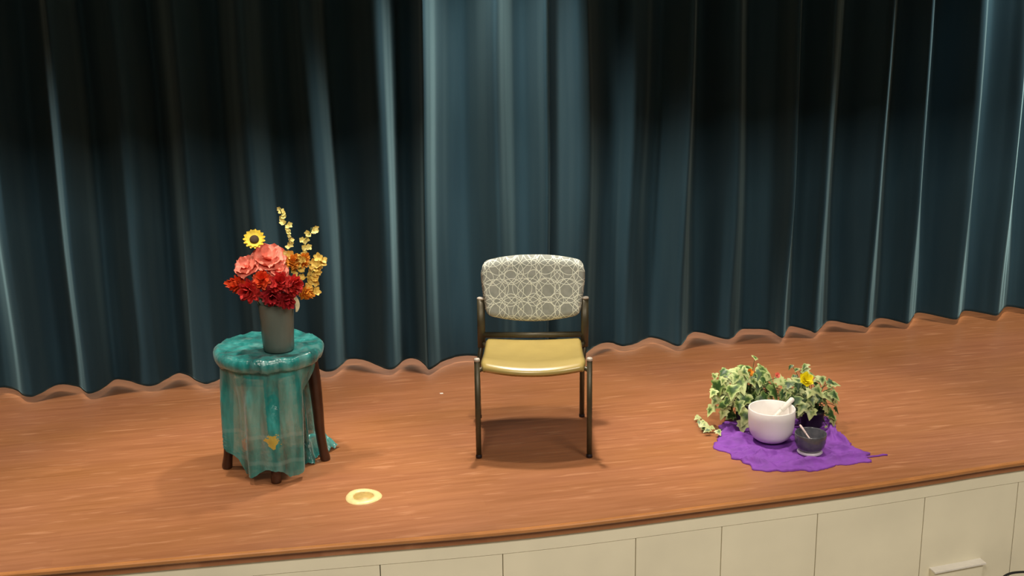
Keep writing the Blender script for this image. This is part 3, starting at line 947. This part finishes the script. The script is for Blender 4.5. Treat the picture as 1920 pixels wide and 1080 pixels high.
def plant(label, pot, pr, ph, leaves, mat, blossoms, seed, extra=None, yd=0.0):
    rnd = random.Random(seed)
    root = thing('potted_ivy', label, 'plant', pot + V((0, 0, .0065)), 'potted ivy plants')
    bm = bmesh.new()
    lathe(bm, [(0, 0), (pr * .78, 0), (pr * .8, .004), (pr * .96, ph - .014), (pr * 1.04, ph - .013), (pr * 1.05, ph), (pr * .98, ph), (pr * .95, ph - .012), (0, ph - .014)], pot + V((0, 0, .0065)), 32)
    child('pot', bm, M['pot'], root)
    bm = bmesh.new(); uvl = bm.loops.layers.uv.new('UVMap')
    bs = bmesh.new()
    mouth = pot + V((0, 0, ph))
    for px, py, dy, S in leaves:
        c = PY(px, py, pot.y + dy)
        out = V((c.x - pot.x, c.y - pot.y, (c.z - .12) * .8))
        out = out.normalized() if out.length > 1e-3 else V((0, -1, 0))
        n = out * .6 + V((rnd.uniform(-.5, .5), -.55 + rnd.uniform(-.3, .3), .55 + rnd.uniform(-.4, .4)))
        tip = V((out.x * .8 + rnd.uniform(-.5, .5), -.3, -.55 + rnd.uniform(-.4, .5)))
        leaf(bm, uvl, c, n, tip, S, rnd)
        m = mouth + V((rnd.uniform(-.4, .4) * pr, rnd.uniform(-.4, .4) * pr, 0))
        tube(bs, crom([m, m.lerp(c, .55) + V((0, 0, .03)), c], .03), .0014, 5)
    child('foliage', bm, M[mat], root)
    child('stems', bs, M['stem'], root)
    for nm, px, py, dy, R, mt, lb in blossoms:
        c = PY(px, py, pot.y + dy)
        bm = bmesh.new(); ax = frame((rnd.uniform(-.3, .3), -.8, .5), rnd.uniform(0, 6))
        for ring, (k, l, up) in enumerate(((6, 1, .2), (5, .7, .7), (4, .45, 1.2))):
            for i in range(k):
                petal(bm, c, ax, 2 * PI * i / k + ring * .4, R * l, R * l * .95, R * .3, R * up * .6, 0, R * .2, .6, 4, 4, 0, i + ring)
        child(nm, bm, M[mt], root, label=lb)
    if extra: extra(root, rnd)
    return root

def scatter(cx, cy, rx, ry, n, s0, s1, seed, dmin, dmax, top_bias=True):
    rnd = random.Random(seed); out = []
    for _ in range(n):
        a = rnd.uniform(0, 2 * PI); q = math.sqrt(rnd.random())
        x = cx + rx * q * math.cos(a); y = cy + ry * q * math.sin(a)
        out.append((x, y, rnd.uniform(dmin, dmax), rnd.uniform(s0, s1)))
    return out

LA = [(1385, 700, -.05, .105), (1398, 685, -.02, .085), (1345, 712, -.03, .085), (1374, 722, -.09, .075), (1346, 745, -.05, .055), (1358, 768, -.06, .055), (1335, 760, -.01, .06),
      (1421, 686, .0, .07), (1436, 696, -.02, .08), (1448, 722, -.08, .095), (1458, 708, -.06, .06), (1426, 712, -.08, .05), (1400, 740, -.10, .07), (1385, 752, -.12, .06), (1404, 770, -.13, .085),
      (1393, 790, -.13, .06), (1462, 748, -.02, .06), (1425, 740, -.07, .07), (1470, 730, -.05, .05), (1340, 700, .0, .04), (1362, 692, .0, .06), (1376, 690, .02, .06), (1416, 668, .02, .035)]
LA += scatter(1395, 730, 62, 42, 44, .035, .065, 31, -.10, .10)
LA += scatter(1455, 735, 32, 34, 20, .035, .06, 32, -.06, .08)
LA += scatter(1400, 738, 55, 40, 46, .05, .075, 35, .02, .14)
def vine(root, rnd):
    bm = bmesh.new(); uvl = bm.loops.layers.uv.new('UVMap')
    path = [(1372, 802), (1352, 806), (1338, 803), (1325, 797), (1313, 784)]
    tube(bm, crom([P(x, y, .012) for x, y in path], .02), .002, 5)
    for x, y in ((1345, 806), (1338, 800), (1330, 803), (1326, 794), (1318, 799), (1314, 788), (1311, 780), (1322, 790)):
        leaf(bm, uvl, P(x, y, .026 + rnd.uniform(0, .02)), (rnd.uniform(-.4, .4), -.4, .8), (rnd.uniform(-1, .3), -.4, rnd.uniform(-.3, .5)), rnd.uniform(.03, .042), rnd)
    child('trailing_vine', bm, M['ivyB'], root)
plant('variegated ivy in a dark pot behind the white bowl, with an orange blossom', POT1, .062, .10, LA, 'ivyA',
      [('blossom', 1405, 699, -.05, .022, 'orange', 'orange blossom'), ('blossom', 1457, 704, -.09, .016, 'coral', 'dusty pink blossom')], 41, vine)
LB = [(1510, 690, .02, .05), (1490, 742, -.08, .075), (1508, 755, -.10, .07), (1522, 765, -.09, .06), (1545, 735, -.05, .06), (1560, 745, -.02, .055), (1555, 770, -.05, .06), (1562, 782, -.05, .05), (1548, 760, -.06, .055), (1530, 725, -.06, .06), (1540, 705, .0, .05), (1520, 742, -.09, .055), (1480, 715, -.04, .05), (1567, 762, .0, .045)]
LB += scatter(1518, 735, 50, 42, 48, .03, .058, 33, -.09, .09)
LB += scatter(1520, 742, 42, 38, 26, .045, .065, 36, .02, .10)
LB += [(1484, 684, .05, .03), (1495, 690, .05, .03), (1512, 682, .03, .04), (1550, 798, -.03, .035), (1560, 796, -.03, .035)]
plant('green ivy in a black pot behind the small smoky bowl, with a bright yellow blossom', POT2, .060, .085, LB, 'ivyB',
      [('blossom', 1510, 712, -.15, .037, 'lemon', 'bright yellow blossom')], 43)

# ------------------------------------------------------------------ things at the foot of the stage front (lower right)
xa = PY(1757, 1078, 4.30).x; pz = PY(1800, 1071, 4.30); xb = PY(1858, 1064, 4.30).x
bx = thing('wall_box', 'cream box with a bright top lip on the stage front, bottom right', 'box', (xa, edge_y(xa) + .03, pz.z - .12))
bm = bmesh.new()
def sbox(x0, x1, d0, d1, z0, z1):
    ps = [(x0, edge_y(x0)), (x1, edge_y(x1))]
    vs = [bm.verts.new((x, y + d, z)) for z in (z0, z1) for d in (d0, d1) for x, y in ps]
    for q in ((0, 2, 3, 1), (4, 5, 7, 6), (0, 1, 5, 4), (2, 6, 7, 3), (0, 4, 6, 2), (1, 3, 7, 5)):
        bm.faces.new([vs[i] for i in q])
sbox(xa, xb - .01, -.005, .032, pz.z - .12, pz.z - .006)
child('box_body', bm, M['face'], bx, False)
bm = bmesh.new(); sbox(xa - .004, xb, -.016, .032, pz.z - .004, pz.z + .003)
child('lip', bm, M['white'], bx, False, label='bright pale lip')
bm = bmesh.new()
cpts = [PY(x, y, 4.30) for x, y in ((1868, 1096), (1880, 1083), (1892, 1076), (1908, 1073), (1930, 1073), (1950, 1080), (1965, 1095))]
tube(bm, crom(cpts, .01), .0055, 8)
tag(obj0('cable', bm, M['black']), 'dark cable looping over the stage front in the bottom right corner', 'cable')
